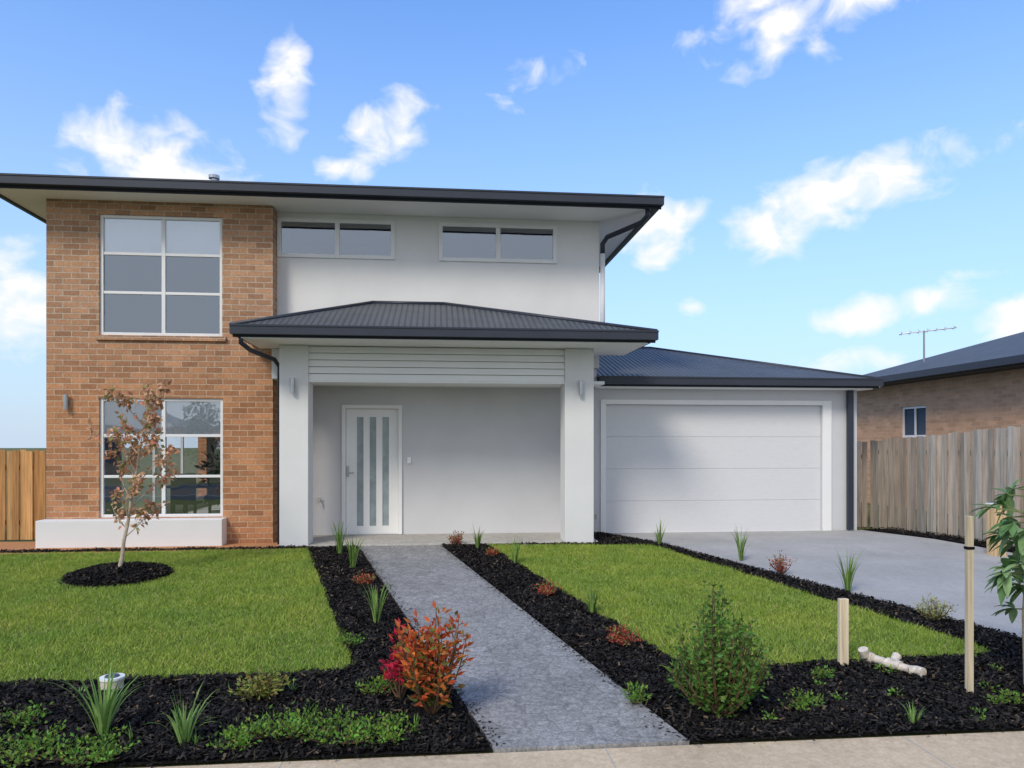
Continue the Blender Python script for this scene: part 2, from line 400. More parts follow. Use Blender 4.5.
def window(name,x0,x1,z0,z1,y,cols,rows,parent=H,fr=.045,blindz=None,depth=1.6,frmat='frame',living=False):
    e=empty(name); e.parent=parent
    m=MB(); d=.07
    m.box((x0,y,z0),(x0+fr,y+d,z1),frmat); m.box((x1-fr,y,z0),(x1,y+d,z1),frmat)
    m.box((x0+fr,y+.001,z0),(x1-fr,y+d,z0+fr),frmat); m.box((x0+fr,y+.001,z1-fr),(x1-fr,y+d,z1),frmat)
    for c in cols: m.box((c-fr*.6,y+.006,z0+fr),(c+fr*.6,y+d-.004,z1-fr),frmat)
    edges=[x0+fr]+[v for c in cols for v in (c-fr*.6,c+fr*.6)]+[x1-fr]
    for r in rows:
        for i in range(0,len(edges),2):
            m.box((edges[i],y+.010,r-fr*.45),(edges[i+1],y+d-.008,r+fr*.45),frmat)
    m.build('frame',e,bevel=.004)
    gm=MB(); gm.face([(x0+fr,y+.03,z0+fr),(x1-fr,y+.03,z0+fr),(x1-fr,y+.03,z1-fr),(x0+fr,y+.03,z1-fr)],'glass'); gm.build('glass',e)
    rm=MB()
    if not living:
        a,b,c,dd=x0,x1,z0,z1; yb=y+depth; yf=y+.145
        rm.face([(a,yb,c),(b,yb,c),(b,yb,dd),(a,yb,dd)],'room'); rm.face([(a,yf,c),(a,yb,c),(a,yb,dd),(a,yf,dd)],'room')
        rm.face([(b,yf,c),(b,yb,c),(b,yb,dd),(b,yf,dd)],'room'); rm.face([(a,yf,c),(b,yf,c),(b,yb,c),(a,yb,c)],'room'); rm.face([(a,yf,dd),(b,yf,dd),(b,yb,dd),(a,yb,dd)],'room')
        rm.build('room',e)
    else:
        a,b,c,dd=-5.525,-2.71,.05,2.5; yf,yb=11.702,19.0
        rm.face([(a,yb,c),(b,yb,c),(b,yb,dd),(a,yb,dd)],'roomwall'); rm.face([(b,yf,c),(b,yb,c),(b,yb,dd),(b,yf,dd)],'roomwall')
        rm.face([(a,yf,c),(b,yf,c),(b,yb,c),(a,yb,c)],'roomwall'); rm.face([(a,yf,dd),(b,yf,dd),(b,yb,dd),(a,yb,dd)],'roomwall')
        for (ya,yc,za,zc) in ((yf,13.6,c,dd),(18.4,yb,c,dd),(13.6,18.4,c,.3),(13.6,18.4,2.2,dd)):  # unseen side opening, added to brighten the living room with daylight
            rm.face([(a,ya,za),(a,yc,za),(a,yc,zc),(a,ya,zc)],'roomwall')
        for yy in (15.2,16.8): rm.box((a-.06,yy-.03,.3),(a-.01,yy+.03,2.2),'frame')
        rm.build('living_room',e)
        fm=MB(); fm.box((-4.7,13.2,.76),(-3.3,14.1,.80),'roomlite')
        for xx in (-4.6,-3.45):
            for yy in (13.3,13.95): fm.box((xx,yy,.05),(xx+.06,yy+.06,.76),'roomlite')
        for xx in (-4.45,-3.85): 
            fm.box((xx,12.9,.5),(xx+.4,13.28,.54),'roomlite'); fm.box((xx,12.88,.54),(xx+.4,12.91,1.02),'roomlite')
            for q in (0,.36): fm.box((xx+q,12.9,.05),(xx+q+.04,12.94,.5),'roomlite')
        fm.build('dining_table',e)
        pm=MB(); pb=Vector((-3.55,12.6,.85)); pm.tube([(-3.55,12.6,.05),(-3.55,12.6,.42)],[.13,.17],'frame',n=14); pm.tube([(-3.55,12.6,.42),pb+Vector((0,0,.1))],[.015,.01],'bark',(.12,.08,.05))
        for i in range(170):
            dd_=Vector((random.gauss(0,1),random.gauss(0,1),random.gauss(.4,1))).normalized(); pm.leaf(pb+dd_*random.uniform(.02,.42)+Vector((0,0,.15)),dd_,Vector((random.random(),1,random.random())),.15,.07,'leaf',(.03,.06,.02))
        pm.build('potted_plant',e)
    if blindz:
        bm_=MB(); bm_.box((x0+fr,y+.046,blindz),(x1-fr,y+.050,z1-.01),'blind'); bm_.box((x0+fr,y+.044,blindz-.03),(x1-fr,y+.056,blindz),'frame'); bm_.build('blind',e)
    return e
SO=5.12
BX0,BX1=-5.73,-2.49
wu=(-4.99,-3.23,3.13,4.92); wl=(-4.99,-3.22,.42,2.2)
wall('brick_front_wall',BX0,BX1,-.1,SO,11.5,.2,[wu,wl],'brick')
m=MB()
m.box((BX0,11.701,-.1),(BX0+.2,13.6,SO),'brick'); m.box((BX0,18.4,-.1),(BX0+.2,20,SO),'brick'); m.box((BX0,13.6,-.1),(BX0+.2,18.4,.3),'brick'); m.box((BX0,13.6,2.2),(BX0+.2,18.4,SO),'brick')  # side wall split around the added opening that lights the living room
m.box((BX1-.2,11.701,-.1),(BX1-.001,12.2,SO),'brick'); m.box((BX0+.2,19.8,-.1),(2.6,20,SO),'brick'); m.build('brick_side_walls',H)
window('bedroom_window',*wu,11.530,[-4.09],[4.35,3.77],blindz=4.36)
window('living_window',*wl,11.530,[-4.09],[1.64,1.03],blindz=1.66,living=True)
m=MB()
m.box((-5.03,11.46,3.055),(-3.17,11.498,3.125),'brick'); m.build('window_sill_course',H)
m=MB(); m.box((-5.75,11.24,-.1),(-3.16,11.498,.41),'render'); m.build('rendered_plinth',H,bevel=.008)
w1=(-2.485,-.68,4.42,5.03); w2=(.01,1.90,4.42,5.03)
wall('rendered_upper_wall',BX1+.001,2.6,2.75,SO,11.8,.2,[w1,w2],'render')
window('highlight_window',*w1,11.80-.025,[-1.57],[],fr=.06)
window('highlight_window',*w2,11.80-.025,[.955],[],fr=.06)
m=MB(); m.box((2.4,12.0,2.5),(2.6,20,SO),'render'); m.box((BX1,11.8+.2,2.45),(2.4,12.2,2.75),'render'); m.build('rendered_side_wall',H)
door=(-1.55,-.585,.04,2.15)
wall('entry_wall',BX1+.001,2.6,-.05,2.45,12.2,.2,[door],'render2')
D=empty('front_door'); D.parent=H
m=MB(); x0,x1,z0,z1=door; f=.06
m.box((x0,12.16,z0),(x0+f,12.3,z1),'white'); m.box((x1-f,12.16,z0),(x1,12.3,z1),'white'); m.box((x0+f,12.161,z1-f),(x1-f,12.3,z1),'white')
m.build('door_frame',D,bevel=.004)
lx0,lx1=x0+f+.005,x1-f-.005; lz0,lz1=z0+.012,z1-f-.005
m=MB(); zs0,zs1=lz0+.13,lz1-.13
sw=.105; pitch=.205; n=3; tot=(n-1)*pitch+sw; sx=(lx0+lx1)/2-tot/2+.01
strips=[(sx+i*pitch,sx+i*pitch+sw) for i in range(n)]
edges=[lx0]+[v for s_ in strips for v in s_]+[lx1]
for i in range(0,len(edges),2): m.box((edges[i],12.225,zs0),(edges[i+1],12.27,zs1),'white')
m.box((lx0,12.225,lz0),(lx1,12.27,zs0),'white'); m.box((lx0,12.225,zs1),(lx1,12.27,lz1),'white')
m.build('door_leaf',D)
m=MB()
for a,b in strips: m.box((a,12.245,zs0),(b,12.25,zs1),'frost')
m.build('glass_strips',D)
m=MB(); m.box((lx0+.01,12.205,.98),(lx0+.045,12.224,1.16),'steel'); m.tube([(lx0+.03,12.205,1.05),(lx0+.03,12.17,1.05),(lx0+.13,12.17,1.05)],.010,'steel'); m.build('handle',D)
m=MB(); m.box((x0,12.1,.035),(x1,12.199,.055),'steel'); m.build('door_sill',D)
m=MB(); m.tube([(-1.90,12.2,.62),(-1.90,12.13,.62),(-1.90,12.12,.57)],.014,'steel'); m.tube([(-1.93,12.15,.65),(-1.87,12.15,.65)],.01,'steel'); m.build('garden_tap',H)
m=MB(); m.box((-.50,12.17,1.20),(-.44,12.199,1.30),'white'); m.build('doorbell',H,bevel=.003)
m=MB(); m.box((-2.32,11.001,-.06),(2.42,12.199,.045),'slab'); m.build('porch_slab',H,bevel=.01)
m=MB(); m.box((-2.29,11.0,-.03),(-1.88,11.42,2.95),'render'); m.build('porch_column',H,bevel=.006)
m=MB(); m.box((1.90,11.0,-.03),(2.34,11.42,2.95),'render'); m.build('porch_column',H,bevel=.006)
m=MB(); bz=2.42
for i in range(5):
    z0=bz+.03+i*.1; z1=z0+.092
    yb=11.06; m.v+=[(-1.879,yb-.030,z0),(1.899,yb-.030,z0),(1.899,yb,z1),(-1.879,yb,z1),(-1.879,yb+.05,z0),(1.899,yb+.05,z0)]
    k=len(m.v)-6; mi=m.mi('soffit'); m.f+=[(k,k+1,k+2,k+3),(k,k+4,k+5,k+1)]; m.c+=[(1,1,1)]*2; m.m+=[mi]*2
m.box((-1.879,11.03,bz),(1.899,11.40,bz+.028),'soffit'); m.box((-1.879,11.08,bz+.028),(1.899,11.40,2.95),'soffit')
m.build('porch_beam',H)
m=MB(); m.box((-2.285,11.42,2.452),(2.6,12.199,2.50),'soffit'); m.build('porch_ceiling',H)
m=MB(); m.box((2.345,11.95,-.05),(2.52,12.2,2.94),'render'); m.box((BX1+.002,11.42,2.5),(-2.295,11.8,2.95),'render'); m.build('porch_side_wall',H)
PX0,PX1,PY=-2.79,3.12,10.33
m=MB(); zt=3.12
A=(PX0,PY,zt);B=(PX1,PY,zt);Cc=(.10,11.79,3.73);Dd=(-1.02,11.79,3.73);E=(PX0,11.79,zt);F=(PX1,11.79,zt)
m.face([A,B,Cc,Dd],'corrx'); m.face([A,Dd,E],'corry'); m.face([B,F,Cc],'corry'); m.build('porch_roof',H)
m=MB()
for p,q in ((A,Dd),(B,Cc),(Dd,Cc)):
    m.tube([Vector(p)+Vector((0,0,.01)),Vector(q)+Vector((0,0,.01))],.03,'dark',n=8)
m.build('porch_ridge_caps',H,smooth=True)
def gutter(name,pts,ztop,h=.13,w=.11,parent=H,fz=.16):
    m=MB()
    for (x0,y0),(x1,y1) in zip(pts,pts[1:]):
        if y0==y1:
            a,b=min(x0,x1),max(x0,x1)
            m.box((a,y0,ztop-h),(b,y0+w,ztop-.012),'dark'); m.box((a-.004,y0-.010,ztop-.024),(b+.004,y0+.012,ztop),'dark'); m.box((a+.01,y0+w+.001,ztop-fz),(b-.01,y0+w+.025,ztop-.01),'darkfascia')
        else:
            a,b=min(y0,y1),max(y0,y1); s=1 if x0>0 else -1
            xa,xb=(x0-w,x0) if s>0 else (x0,x0+w)
            a2=a+w+.002
            m.box((xa,a2,ztop-h+.002),(xb-.002,b,ztop-.014),'dark'); m.box((x0-.011,a2,ztop-.026),(x0+.011,b,ztop-.002),'dark')
            fx=(xa-.026,xa-.001) if s>0 else (xb+.001,xb+.026)
            m.box((fx[0],a2+.03,ztop-fz),(fx[1],b,ztop-.012),'darkfascia')
    return m.build(name,parent)
gutter('porch_gutter',[(PX0,11.78),(PX0,PY-.06),(PX1,PY-.06),(PX1,11.78)],3.13,h=.13)
m=MB(); m.box((PX0+.12,PY+.06,2.955),(PX1-.12,11.499,2.975),'soffit'); m.box((BX1+.005,11.5,2.955),(PX1-.12,11.798,2.975),'soffit');m.build('porch_soffit',H)
m=MB(); m.tube([(-2.68,10.42,3.0),(-2.68,10.42,2.90),(-2.60,10.6,2.82),(-2.40,11.2,2.76),(-2.355,11.34,2.66),(-2.355,11.34,.02)],.033,'dark',n=12); m.build('downpipe',H,smooth=True)
RX0,RX1,RY0,RY1=-6.42,3.40,10.98,20.6; zt=5.25; run=(RY1-RY0)/2; rh=run*math.tan(R(14))
m=MB(); a=(RX0,RY0,zt);b=(RX1,RY0,zt);c=(RX1,RY1,zt);d=(RX0,RY1,zt);e1=(RX0+run,RY0+run,zt+rh);e2=(RX1-run,RY0+run,zt+rh)
if e1[0]>e2[0]: e1=(-1.51,RY0+run,zt+rh); e2=(-1.5,RY0+run,zt+rh)
m.face([a,b,e2,e1],'corrx'); m.face([c,d,e1,e2],'corrx'); m.face([b,c,e2],'corry'); m.face([d,a,e1],'corry'); m.build('main_roof',H)
gutter('main_gutter',[(RX0,RY1),(RX0,RY0-.08),(RX1,RY0-.08),(RX1,RY1)],5.265,h=.13,fz=.165)
m=MB(); m.box((RX0+.12,RY0+.05,SO+.002),(RX1-.12,RY1-.1,SO+.02),'soffit'); m.build('eaves_soffit',H)
m=MB(); m.tube([(-3.55,12.2,5.3),(-3.55,12.2,5.74)],.05,'steel',n=12); m.tube([(-3.55,12.2,5.74),(-3.55,12.2,5.79)],[.085,.085],'steel',n=12); m.build('roof_vent',H)
m=MB(); m.tube([(3.2,11.1,5.14),(3.2,11.1,5.02),(3.15,11.25,4.96),(2.72,11.75,4.86),(2.655,11.80,4.76),(2.655,11.80,4.6)],.04,'dark',n=12); m.build('downpipe_bend',H,smooth=True)
m=MB(); m.tube([(2.655,11.80,4.6),(2.655,11.80,2.95)],.04,'render',n=12); m.build('downpipe_painted',H,smooth=True)

# garage
go=(2.82,6.66,.0,2.19)
wall('garage_front_wall',2.521,7.3,-.05,2.45,12.3,.2,[go],'render2')
m=MB(); m.box((7.1,12.5,-.05),(7.3,19,2.45),'render2'); m.box((2.6,18.8,-.05),(7.1,19,2.45),'render2'); m.build('garage_side_walls',H)
m=MB()
m.box((go[0]-.09,12.27,0),(go[0]+.0,12.299,2.27),'white'); m.box((go[1],12.27,0),(go[1]+.16,12.299,2.27),'white'); m.box((go[0],12.271,2.19),(go[1],12.299,2.269),'white'); m.build('garage_door_trim',H,bevel=.004)
s=NT('garage_door_mat'); c=s.coord(); mp=s.n('ShaderNodeMapping'); mp.inputs['Scale'].default_value=(.5,1,9); s.l(c,mp.inputs[0])
nn=s.noise(mp.outputs[0],14,5); s.l(s.ramp(nn,[(.3,(.64,.64,.66,1)),(.7,(.71,.71,.73,1))]),s.p.inputs['Base Color']); s.p.inputs['Roughness'].default_value=.5; s.bump(nn,.35,.006); M['gdoor']=s.m
m=MB(); nz=4; hh=2.19/nz
for i in range(nz): m.box((go[0]+.001,12.350,i*hh+.0015),(go[1]-.001,12.385,(i+1)*hh-.0015),'gdoor')
m.build('garage_door',H,bevel=.002)
m=MB(); m.box((go[0],12.362,0),(go[1],12.45,2.19),'gdoor'); m.build('garage_door_backing',H)
GX1,GY=7.52,11.93
m=MB(); zt=2.62; P0=(2.6,GY,zt);P1=(GX1,GY,zt);P2=(4.35,14.9,3.50);P3=(2.6,14.9,3.50);P4=(GX1,17.9,zt);P5=(2.6,17.9,zt)
m.face([P0,P1,P2,P3],'corrx'); m.face([P1,P4,P2],'corry'); m.face([P4,P5,P3,P2],'corrx'); m.build('garage_roof',H)
m=MB(); m.tube([P1,P2],.03,'dark'); m.tube([P2,P3],.03,'dark'); m.build('garage_ridge_caps',H,smooth=True)
gutter('garage_gutter',[(2.62,GY-.06),(GX1,GY-.06),(GX1,18)],2.63)
m=MB(); m.box((2.525,GY+.06,2.452),(GX1-.12,12.299,2.47),'soffit'); m.box((7.301,12.3,2.452),(GX1-.12,19,2.47),'soffit'); m.build('garage_soffit',H)
m=MB(); m.box((7.08,12.19,.03),(7.18,12.26,2.46),'dark'); m.build('garage_downpipe',H,bevel=.006)
def sconce(x,y,z):
    m=MB(); m.tube([(x,y-.06,z),(x,y-.06,z+.22)],.032,'steel',n=16); m.box((x-.02,y-.06,z+.08),(x+.02,y,z+.14),'steel'); m.build('wall_light',H,smooth=False)
sconce(-2.09,11.0,2.25); sconce(2.13,11.0,2.25); sconce(-5.43,11.5,2.02)
m=MB(); m.box((2.60,12.285,.25),(2.66,12.3-.001,.33),'steel'); m.build('power_point',H)

# ------------------------------------------------------------------ fences
def fence(name,p0,p1,h0,h1,z0,z1,base,wd=.105,step=.10):
    m=MB(); p0=Vector((*p0,0));p1=Vector((*p1,0)); L=(p1-p0).length; d=(p1-p0)/L; nrm=Vector((d.y,-d.x,0)); n=int(L/step); ang=math.atan2(d.y,d.x)
    for i in range(n):
        t=(i+.5)/n; c=p0+d*L*t; h=h0+(h1-h0)*t+random.uniform(-.015,.015); z=z0+(z1-z0)*t
        off=(.011 if i%2 else -.011); c2=c+nrm*off; w=wd*random.uniform(.86,.98)
        k=random.uniform(.66,1.18); tn=random.uniform(-.08,.08); col=(base[0]*k*(1+tn),base[1]*k,base[2]*k*(1-tn))
        m.box((c2.x-w/2,c2.y-.007,z),(c2.x+w/2,c2.y+.007,z+h),'paling',col,rot=ang+random.uniform(-.03,.03))
    for fr_ in (.2,.82):
        a=p0-nrm*.05; b=p1-nrm*.05
        mid=(a+b)/2; zz=(z0+z1)/2+fr_*(h0+h1)/2
        m.box((mid.x-L/2,mid.y-.02,zz-.04),(mid.x+L/2,mid.y+.02,zz+.04),'paling',tuple(x*.8 for x in base),rot=ang)
    m.build(name)
FC=(.385,.335,.285)
fence('timber_fence',(7.94,12.95),(8.64,10.1),1.60,1.83,-.03,-.04,FC)
fence('timber_fence',(8.66,10.05),(10.1,4.6),1.83,1.83,-.05,-.35,FC)
fence('timber_fence',(-16,12.3),(-5.9,12.45),1.38,1.42,-.02,0,(.58,.32,.13))
fence('timber_fence',(7.40,13.2),(7.92,12.98),1.60,1.60,-.03,-.03,FC)
m=MB(); m.box((-5.97,12.4,0),(-5.86,12.5,1.46),'white'); m.build('fence_post')

# ------------------------------------------------------------------ neighbour
NB=empty('brick_house')
m=MB(); nx,ny0,ny1=11.0,12.0,19.0
def nwall(): 
    wy0,wy1,wz0,wz1=15.75,16.65,1.68,2.40
    for (a,b,c,d) in ((ny0,wy0,0,2.95),(wy1,ny1,0,2.95),(wy0,wy1,0,wz0),(wy0,wy1,wz1,2.95)):
        m.face([(nx,b,c),(nx,a,c),(nx,a,d),(nx,b,d)],'brick2')
    for (y) in (wy0,wy1): m.face([(nx,y,wz0),(nx+.1,y,wz0),(nx+.1,y,wz1),(nx,y,wz1)],'brick2')
    m.face([(nx,wy0,wz0),(nx+.1,wy0,wz0),(nx+.1,wy1,wz0),(nx,wy1,wz0)],'brick2')
    m.face([(nx+.08,wy1,wz0),(nx+.08,wy0,wz0),(nx+.08,wy0,wz1),(nx+.08,wy1,wz1)],'room')
    m.box((nx+.03,wy0,wz0),(nx+.06,wy0+.05,wz1),'frame'); m.box((nx+.03,wy1-.05,wz0),(nx+.06,wy1,wz1),'frame'); m.box((nx+.031,wy0+.05,wz0),(nx+.06,wy1-.05,wz0+.05),'frame');m.box((nx+.031,wy0+.05,wz1-.05),(nx+.06,wy1-.05,wz1),'frame')
    m.box((nx+.032,wy0+.42,wz0+.05),(nx+.06,wy0+.46,wz1-.05),'frame')
nwall(); m.box((nx+.1,ny0+.001,0),(22,ny0+.2,2.95),'brick2'); m.box((nx+.1,ny1-.2,0),(22,ny1,2.95),'brick2'); m.build('brick_walls',NB)
m=MB(); ex=nx-.5; zt=3.12
A=(ex,ny0-.5,zt);B=(ex,ny1+.5,zt);C1=(ex+4.2,ny0+3.6,zt+1.35);D1=(ex+4.2,ny1-3.6,zt+1.35);E1=(23,ny0-.5,zt);F1=(23,ny1+.5,zt);G1=(19,ny0+3.6,zt+1.35);H1=(19,ny1-3.6,zt+1.35)
m.face([B,A,C1,D1],'corry'); m.face([A,E1,G1,C1],'corrx'); m.face([F1,B,D1,H1],'corrx'); m.face([C1,G1,H1,D1],'corrx'); m.build('roof',NB)
m=MB(); m.box((ex-.1,ny0-.5,2.98),(ex,ny1+.6,3.12),'dark'); m.box((ex+.01,ny0-.4,2.955),(nx,ny1+.4,2.975),'darkfascia'); m.box((ex,ny0-.6,2.98),(22,ny0-.5,3.12),'dark'); m.build('gutter',NB)
m=MB(); ax,ay=11.75,16.9; az=3.4
m.tube([(ax,ay,az),(ax,ay,4.28)],.022,'steel'); dx=Vector((.90,-.42,0)); c0=Vector((ax,ay,4.22))
m.tube([c0-dx*.55,c0+dx*.70+Vector((0,0,.10))],.014,'steel')
px=Vector((.42,.90,.0))
for i in range(7):
    t=-.5+i*.19; p=c0+dx*t+Vector((0,0,.045+.08*t)); ln=.26-.012*i; m.tube([p-px*ln,p+px*ln],.007,'steel',n=5); m.tube([p-Vector((0,0,.06)),p+Vector((0,0,.06))],.005,'steel',n=5)
m.build('tv_antenna',NB)

# ------------------------------------------------------------------ plants
def rv(s=1): return Vector((random.gauss(0,s),random.gauss(0,s),random.gauss(0,s)))
def lerp(a,b,t): return tuple(a[i]*(1-t)+b[i]*t for i in range(3))
def strappy(name,x,y,n=22,h=.35,col=((.12,.22,.04),(.28,.42,.12)),w=.016,spread=.5):
    m=MB(); z=gz(x,y)+.02
    for i in range(n):
        a=random.uniform(0,2*math.pi); tilt=random.uniform(.08,spread*1.5); L=h*random.uniform(.6,1.15)*1.15
        d=Vector((math.cos(a),math.sin(a),0)); side=Vector((-math.sin(a),math.cos(a),0)); p=Vector((x,y,z))+d*random.uniform(0,.03)
        prev=None; k=6; c=lerp(col[0],col[1],random.random())
        for j in range(k+1):
            t=j/k; ang=tilt*(.35+1.3*t*t); ww=w*(.7+.6*t if t<.4 else .94*(1-t)/.6+.03)
            cur=(p-side*ww*.5,p+side*ww*.5)
            if prev: m.face([prev[0],prev[1],cur[1],cur[0]],'leaf',c)
            prev=cur; p=p+(d*math.sin(ang)+Vector((0,0,math.cos(ang))))*(L/k)
    return m.build(name)
def shrub(name,x,y,h,r,stems,leaves,ls,cols,lw=.45,low=.1,stemcol=(.12,.07,.04),up=.6,tipcol=None,lowcol=None,shape=.45):
    m=MB(); base=Vector((x,y,gz(x,y)+.01))
    for i in range(stems):
        a=random.uniform(0,2*math.pi); rr=r*math.sqrt(random.random()); hh=h*(1-shape*(rr/r)**1.5)*random.uniform(.6,1.05)
        tip=base+Vector((math.cos(a)*rr,math.sin(a)*rr,hh)); mid=base.lerp(tip,.5)+Vector((math.cos(a)*rr*.3,math.sin(a)*rr*.3,-.05*h))+rv(.02*h)
        pts=[]
        for j in range(7):
            t=j/6; pts.append(base*(1-t)**2+mid*2*t*(1-t)+tip*t*t)
        m.tube(pts,[.006*(1-.8*j/6)*(1+h) for j in range(7)],'bark',stemcol,n=5,cap=False)
        tone=random.random()
        for k in range(leaves):
            t=low+(1-low)*random.random()**.75; p=base*(1-t)**2+mid*2*t*(1-t)+tip*t*t
            d=rv(1); d.z=abs(d.z)*up+.15; d.normalize(); off=d*random.uniform(.0,.05+.10*r)
            c=lerp(cols[0],cols[1],min(1,max(0,.5*tone+.5*random.random())))
            if tipcol and random.random()<tipcol[1]*(t**2): c=tipcol[0]
            if lowcol and random.random()<(1-t*1.3): c=lowcol
            c=tuple(q*random.uniform(.7,1.2) for q in c)
            m.leaf(p+off,d+rv(.3),rv(1),ls*random.uniform(.6,1.3),ls*lw*random.uniform(.7,1.2),'leaf',c)
    return m.build(name)
G1c=((.06,.13,.025),(.18,.32,.07))
shrub('green_shrub',1.86,4.75,.98,.33,52,75,.040,G1c,lw=.6,low=.04,shape=.65)
shrub('red_shrub',-.04,4.92,.78,.24,30,38,.058,((.44,.05,.02),(.72,.24,.06)),lw=.5,low=.15,tipcol=((.22,.20,.05),.2),lowcol=(.12,.12,.03),shape=.3)
shrub('crimson_shrub',-.26,5.2,.50,.13,12,32,.05,((.42,.015,.04),(.66,.05,.09)),lw=.5,low=.45)
for (x,y,h,n) in ((-1.35,10.39,.42,28),(-1.07,9.48,.38,28),(-.58,7.07,.34,28),(.57,10.68,.30,20),(1.0,9.6,.30,20),(1.52,7.24,.28,24),(3.28,10.75,.34,22),(4.05,9.6,.40,26),(4.55,7.85,.42,30)):
    strappy('strappy_plant',x,y,n,h,w=.02)
BR=((.14,.27,.05),(.34,.52,.17))
strappy('strappy_plant',-2.05,4.78,38,.42,BR,.020,.8)
strappy('strappy_plant',-1.52,4.62,36,.30,BR,.018,1.0)
strappy('strappy_plant',3.05,4.5,26,.14,BR,.010,1.0)
strappy('strappy_plant',-2.75,4.8,20,.2,BR,.014,1.0)
RED=((.38,.06,.05),(.56,.17,.09))
for (x,y,h,r) in ((.27,11.0,.20,.12),(4.25,8.8,.27,.17),(1.16,7.97,.16,.13),(1.60,6.25,.18,.17),(-.85,8.6,.14,.1),(.75,10.1,.12,.08)):
    shrub('red_groundcover',x,y,h,r,16,18,.035,RED,low=.1,tipcol=((.22,.24,.07),.5),lw=.55)
shrub('pale_shrub',4.78,6.72,.24,.17,20,26,.032,((.22,.26,.08),(.50,.48,.24)),low=.1)
shrub('pale_shrub',-1.22,5.3,.20,.19,20,26,.04,((.16,.19,.04),(.38,.38,.10)),low=.1)
GC=((.08,.17,.025),(.25,.42,.08))
for (x,y,h,r,s_) in ((-2.45,4.55,.10,.30,40),(-2.0,4.5,.08,.25,26),(-2.9,4.6,.12,.3,30),(-.95,4.72,.14,.24,30),(-.62,4.62,.12,.26,30),(-.3,4.6,.10,.2,22),(-1.2,4.6,.08,.16,16),(-.42,5.3,.12,.14,12),(-2.6,5.0,.1,.18,12),(2.45,4.8,.1,.14,10),(2.9,5.3,.08,.12,8),(1.35,5.0,.10,.12,10),(3.9,4.75,.08,.12,8),(4.3,4.6,.1,.15,10),(-.75,6.4,.1,.12,8)):
    shrub('groundcover',x,y,h,r,s_,20,.028,GC,lw=.6,low=.3,up=1.0)
for i in range(16):
    x=random.uniform(-3.2,.0); y=random.uniform(4.6,5.6)
    if random.random()<.5: strappy('weed',x,y,7,.09,BR,.009,1.0)
for i in range(18):
    x=random.uniform(1.7,5.2); y=random.uniform(4.5,5.5)
    shrub('seedling',x,y,.06,.04,3,7,.028,GC,lw=.6,up=1.0)

# young tree
random.seed(21)
m=MB(); bx,by=-3.80,9.26; base=Vector((bx,by,gz(bx,by)+.06)); tc=(.50,.40,.31)
def branch(p,d,L,r,depth):
    pts=[p];k=5
    for i in range(k):
        d=(d+rv(.10)+Vector((0,0,.06))).normalized(); p=p+d*(L/k); pts.append(p)
    m.tube(pts,[r*(1-.75*i/k) for i in range(k+1)],'bark',tc,n=6,cap=False)
    if depth<2:
        for i in range(3 if depth==0 else 2):
            j=random.randint(2,5); nd=(d+rv(.5)); nd.z=abs(nd.z)*.8+.2
            branch(pts[j],nd.normalized(),L*random.uniform(.45,.62),r*.5,depth+1)
    for i in range(9 if depth else 6):
        q=pts[random.randint(1,5)]+rv(.02); c=lerp((.42,.22,.11),(.78,.50,.32),random.random())
        if random.random()<.2: c=(.66,.28,.18)
        if random.random()<.12: c=(.30,.28,.10)
        dd=rv(1); dd.z-=.7; m.leaf(q,dd,rv(1),random.uniform(.05,.09),random.uniform(.032,.052),'leaf',c)
tp=[base]
for i in range(10):
    tp.append(tp[-1]+Vector((random.gauss(0,.010)+.030,random.gauss(0,.012),.19)))
m.tube(tp,[.024*(1-.8*i/10)+.002 for i in range(11)],'bark',tc,n=8,cap=False)
for i in range(14):
    t=.22+.76*i/13; k=int(t*10); fr_=t*10-k; p=tp[k].lerp(tp[min(k+1,10)],fr_); a=i*2.4+random.uniform(-.4,.4)
    L=.54*(1-.5*max(0,t-.35)/.65)*random.uniform(.8,1.15)*(1 if t>.3 else .7); branch(p,Vector((math.cos(a)*.66+.06,math.sin(a)*.5,.76)).normalized(),L,.009,0)
branch(tp[-1],Vector((.1,0,1)).normalized(),.3,.006,1)
m.build('young_tree')

# broad leaf sapling
m=MB(); base=Vector((4.29,5.02,gz(0,5.05))); m.tube([base,base+Vector((-.02,0,.55)),base+Vector((.02,0,1.15))],[.020,.015,.010],'bark',(.30,.25,.18))
for i in range(40):
    z=random.uniform(.55,1.5); a=random.uniform(0,2*math.pi); p=base+Vector((0,0,z)); d=Vector((math.cos(a),math.sin(a),random.uniform(-.2,.5))).normalized(); L=random.uniform(.06,.22)
    q=p+d*L; m.tube([p,q],[.008,.004],'bark',(.18,.2,.08),n=5)
    for k in range(7):
        e=d+rv(.7); e.z-=.15; e.normalize(); Ln=random.uniform(.11,.18); W=Ln*.38; sd=e.cross(Vector((0,0,1))).normalized(); up=sd.cross(e)
        c=lerp((.12,.25,.08),(.38,.54,.26),random.random()); prev=None
        for j in range(6):
            t=j/5; cp=q+e*Ln*t-Vector((0,0,1))*Ln*.35*t*t; ww=W*math.sin(math.pi*min(.98,max(.04,t*.94+.04)))**.8*.5
            cur=(cp-sd*ww+up*ww*.3,cp,cp+sd*ww+up*ww*.3)
            if prev: m.face([prev[0],prev[1],cur[1],cur[0]],'leaf',c); m.face([prev[1],prev[2],cur[2],cur[1]],'leaf',tuple(v*.85 for v in c))
            prev=cur
m.build('broadleaf_sapling')

